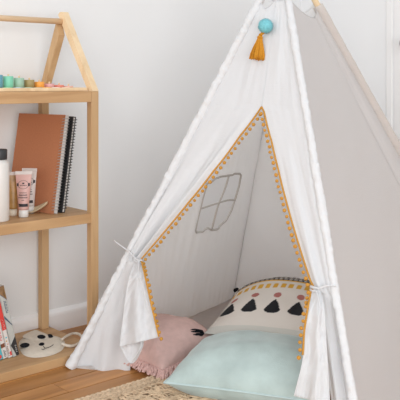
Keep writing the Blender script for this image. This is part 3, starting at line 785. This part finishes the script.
# ================================================================ CUSHIONS
def cushion(W, D, T, nx=110, ny=110, pinch=.05, wr=.003, seed=0, pw=2.6, q=.55, bot=.034, arch=0.0, taper=0.0):
    bm = bmesh.new(); uvs = {}; rows = {}
    def prof(x, y): return (max(0, (1-abs(x)**pw))*max(0, (1-abs(y)**pw)))**q
    def X(x, y): return W/2*x*(1-pinch*(1-y*y)*abs(x))*(1-taper*(y+1)/2), D/2*y*(1-pinch*(1-x*x)*abs(y))
    for side in (1, -1):
        for j in range(ny+1):
            for i in range(nx+1):
                x = math.sin(PI/2*(i/nx*2-1)); y = math.sin(PI/2*(j/ny*2-1)); edge = i in (0, nx) or j in (0, ny)
                if side == -1 and edge: rows[(side, i, j)] = rows[(1, i, j)]; continue
                a_, b_ = X(x, y); k_ = prof(x, y)
                ed = (1-min(1, 1.25*k_))
                wv = wr*(nz(x*2.4+seed, y*2.4)+.7*ed*nz(x*9+seed, y*9, seed))*min(1, k_*3)
                z = side*(T/2*k_)+wv*(1 if side > 0 else .3)
                if side < 0: z = max(z, -bot)
                z += arch*(1-x*x)*((y+1)/2)**1.3; v = bm.verts.new((a_, b_, z)); rows[(side, i, j)] = v
                if side == 1: uvs[v] = (x, y)
    for side in (1, -1):
        for j in range(ny):
            for i in range(nx):
                q_ = [rows[(side, i, j)], rows[(side, i+1, j)], rows[(side, i+1, j+1)], rows[(side, i, j+1)]]
                if len(set(q_)) == 4: bm.faces.new(q_ if side > 0 else q_[::-1])
    ed = [Vector((*X(x, y), 0)) for x, y in [(k_/40*2-1, -1) for k_ in range(40)]+[(1, k_/40*2-1) for k_ in range(40)]+[(1-k_/40*2, 1) for k_ in range(40)]+[(-1, 1-k_/40*2) for k_ in range(40)]]
    return bm, uvs, ed
def place(e, c, rz, tilt, roll=0.0):
    e.location = c; e.rotation_euler = (Matrix.Rotation(rz, 4, 'Z') @ Matrix.Rotation(tilt, 4, 'X') @ Matrix.Rotation(roll, 4, 'Y')).to_euler()
# mint
mint = thing('velvet_cushion', 'pale mint velvet cushion with piped edge, at the front of the tent', 'cushion')
bm, _, ed = cushion(.43, .335, .170, pinch=.035, wr=.006, seed=3)
link('cushion_body', bm, M['mint'], mint)
bm = bmesh.new(); tube(bm, ed, .0030, 8, closed=True); link('piping', bm, M['mintpipe'], mint)
place(mint, (.162, 2.230, .056), math.radians(-19), math.radians(1.5), 0)
# pink
pk = thing('fringed_cushion', 'dusty pink cotton cushion with fringed edge, behind the left door flap', 'cushion')
bm, _, ed = cushion(.275, .275, .150, pinch=.03, wr=.006, seed=8)
link('cushion_body', bm, M['pink'], pk)
bm = bmesh.new()
for k_ in range(0, 160):
    a_ = ed[k_]; b_ = ed[(k_+1) % 160]; out_ = Vector((a_.x, a_.y, 0)).normalized()
    for r_ in range(4):
        p_ = a_.lerp(b_, r_/4+random.random()*.2); ln = random.uniform(.018, .034); sd = Vector((-out_.y, out_.x, 0))
        cv = random.uniform(-1, 1); pts = [p_-out_*.003]
        for j in range(1, 6):
            f = j/5; pts.append(p_+out_*ln*f+sd*(.007*math.sin(f*3*cv+r_)*f)+Vector((0, 0, random.uniform(-.003, .004)-.014*f)))
        tube(bm, pts, .0021, 5)
link('fringe', bm, M['fringe'], pk, kind='stuff')
place(pk, (-.113, 2.500, .038), math.radians(47), math.radians(2), math.radians(-3))
# patterned
pt_ = thing('patterned_cushion', 'cream woven cushion with black, mustard and pink motifs, behind the mint one', 'cushion')
bm, uvs, ed = cushion(.42, .34, .100, nx=240, ny=220, pinch=.04, wr=.003, seed=5, arch=.052, q=.62, taper=.03)
bm.verts.index_update(); uvs = {v.index: x for v, x in uvs.items()}; lay = bm.verts.layers.float_color.new('pat'); bm.verts.index_update()
CR, BK, OR, PK, GR = (.68,.62,.56,1), (.020,.020,.022,1), (.62,.34,.05,1), (.40,.15,.13,1), (.58,.56,.51,1)
for v in bm.verts:
    c = CR; uv = uvs.get(v.index)
    if uv:
        X_, Y_ = uv[0]*.22, uv[1]*.17
        Yt = (.17-Y_)*.60; X_ *= .85                           # distance from the top edge
        if Yt < .004: c = OR
        elif Yt < .040:
            w_ = .5+.5*math.sin(X_*420+math.sin(Yt*900)*1.5); c = BK if (int(Yt*230) % 2 == 0) or w_ > .72 else CR
        elif Yt < .046: c = OR
        elif .058 < Yt < .078:
            ph = (X_/.0235) % 1; c = OR if (abs(ph-.5) < .32 and abs(Yt-.068) < .0088*(1-.2*abs(ph-.5))) else CR
        if .092 < Yt < .112:
            ph = ((X_+.051)/.068) % 1
            if ((ph-.5)*.068/.0115)**2+((Yt-.102)/.0080)**2 < 1: c = PK
        if .114 < Yt < .165:
            ph = (((X_+.051)/.068) % 1-.5)*.068; f = (Yt-.116)/.040
            if 0 < f < 1 and abs(ph+.0015*nz(X_*200, Yt*200)) < .0275*(f**.75 if f < .8 else .85*(1-((f-.8)/.2)**2*.5)): c = BK
        if Yt > .188: c = GR
    else: c = GR
    v[lay] = c
link('cushion_body', bm, M['pat'], pt_)
for cx_, cy_ in ((-1,-1),(1,-1),(-1,1),(1,1)):
    bm = bmesh.new(); c0 = Vector((cx_*(.21 if cy_ < 0 else .203), cy_*.17, 0)); d = (Vector((-.80, -.52, .22)) if (cx_, cy_) == (-1, -1) else Vector((cx_*.9, cy_*.35, -.1))).normalized(); s_ = d.orthogonal().normalized(); t_ = d.cross(s_)
    for k_ in range(46):
        an = random.uniform(0, 6.3); rr = random.random()**.5; ln = random.uniform(.026, .032)
        ts = 1.5 if cy_ < 0 else .6; ln *= ts; rr *= ts; tube(bm, [c0, c0+d*.006+(s_*math.cos(an)+t_*math.sin(an))*rr*.006, c0+d*ln*.6+(s_*math.cos(an)+t_*math.sin(an))*rr*.009-Vector((0,0,.002)), c0+d*ln+(s_*math.cos(an)+t_*math.sin(an))*rr*.010-Vector((0,0,.006))], .0017, 5)
    link('corner_tassel', bm, M['black'], pt_)
place(pt_, (.267, 2.550, .108), math.radians(-20), math.radians(9), math.radians(0))
# ================================================================ RUG (room axes)
RU1, RV1 = UV_(G(160.5, 373, .008)); RW, RD = .80, .70
rug = thing('jute_rug', 'natural braided jute rug with shaggy strands on the floor by the tent door', 'rug', R(RU1, RV1, .0005), TH)
bm = bmesh.new(); V = []; nx, ny = 230, 200
def rh(a_, b_):
    br = .013; row = b_/br; k_ = math.floor(row); fr = row-k_
    st_ = abs(math.sin(PI*fr))**.6; ph = a_/.017+(.5 if k_ % 2 else 0)+1.2*(fr-.5)*(1 if k_ % 2 else -1)
    return .001+.0105*st_*(.45+.55*abs(math.sin(PI*ph)))+.0012*nz(a_*180, b_*180)
for j in range(ny+1):
    row = []
    for i in range(nx+1):
        a_ = -RW*i/nx*(i/nx*.55+.45); b_ = -RD*j/ny*(j/ny*.55+.45)
        wob = .002*nz(a_*30, b_*30)
        rr = .03; x, y = a_, b_
        z = rh(a_, b_)
        if i in (0, nx) or j in (0, ny): z = .001
        if -a_ < rr and -b_ < rr:      # round the corner
            dx, dy = rr+a_, rr+b_; m_ = max(dx, dy); l_ = math.hypot(dx, dy)
            if l_ > 1e-6: x, y = -rr+dx*m_/l_, -rr+dy*m_/l_
        row.append(bm.verts.new((x+wob, y+wob, z)))
    V.append(row)
for A, B in zip(V, V[1:]):
    for i in range(nx): bm.faces.new((A[i], A[i+1], B[i+1], B[i]))
link('woven_mat', bm, M['jute'], rug)
bm = bmesh.new()
for k_ in range(1700):
    a_ = -random.uniform(.03, .42); b_ = -random.uniform(.060, .26)
    if b_ > -.085 and random.random() < .5: continue
    an = random.uniform(-2.6, -.3)+.5*nz(a_*9, b_*9); ln = random.uniform(.025, .055); d = Vector((math.cos(an), math.sin(an), 0)); s_ = Vector((-d.y, d.x, 0))*random.uniform(-.4, .4)
    p0 = Vector((a_, b_, .010)); tube(bm, [p0, p0+d*ln*.35+Vector((0,0,.007)), p0+(d+s_*.5)*ln*.7+Vector((0,0,.007)), p0+(d+s_)*ln+Vector((0,0,.002))], [.0016,.0015,.0012,.0005], 4)
link('shaggy_strands', bm, M['jutef'], rug, kind='stuff')
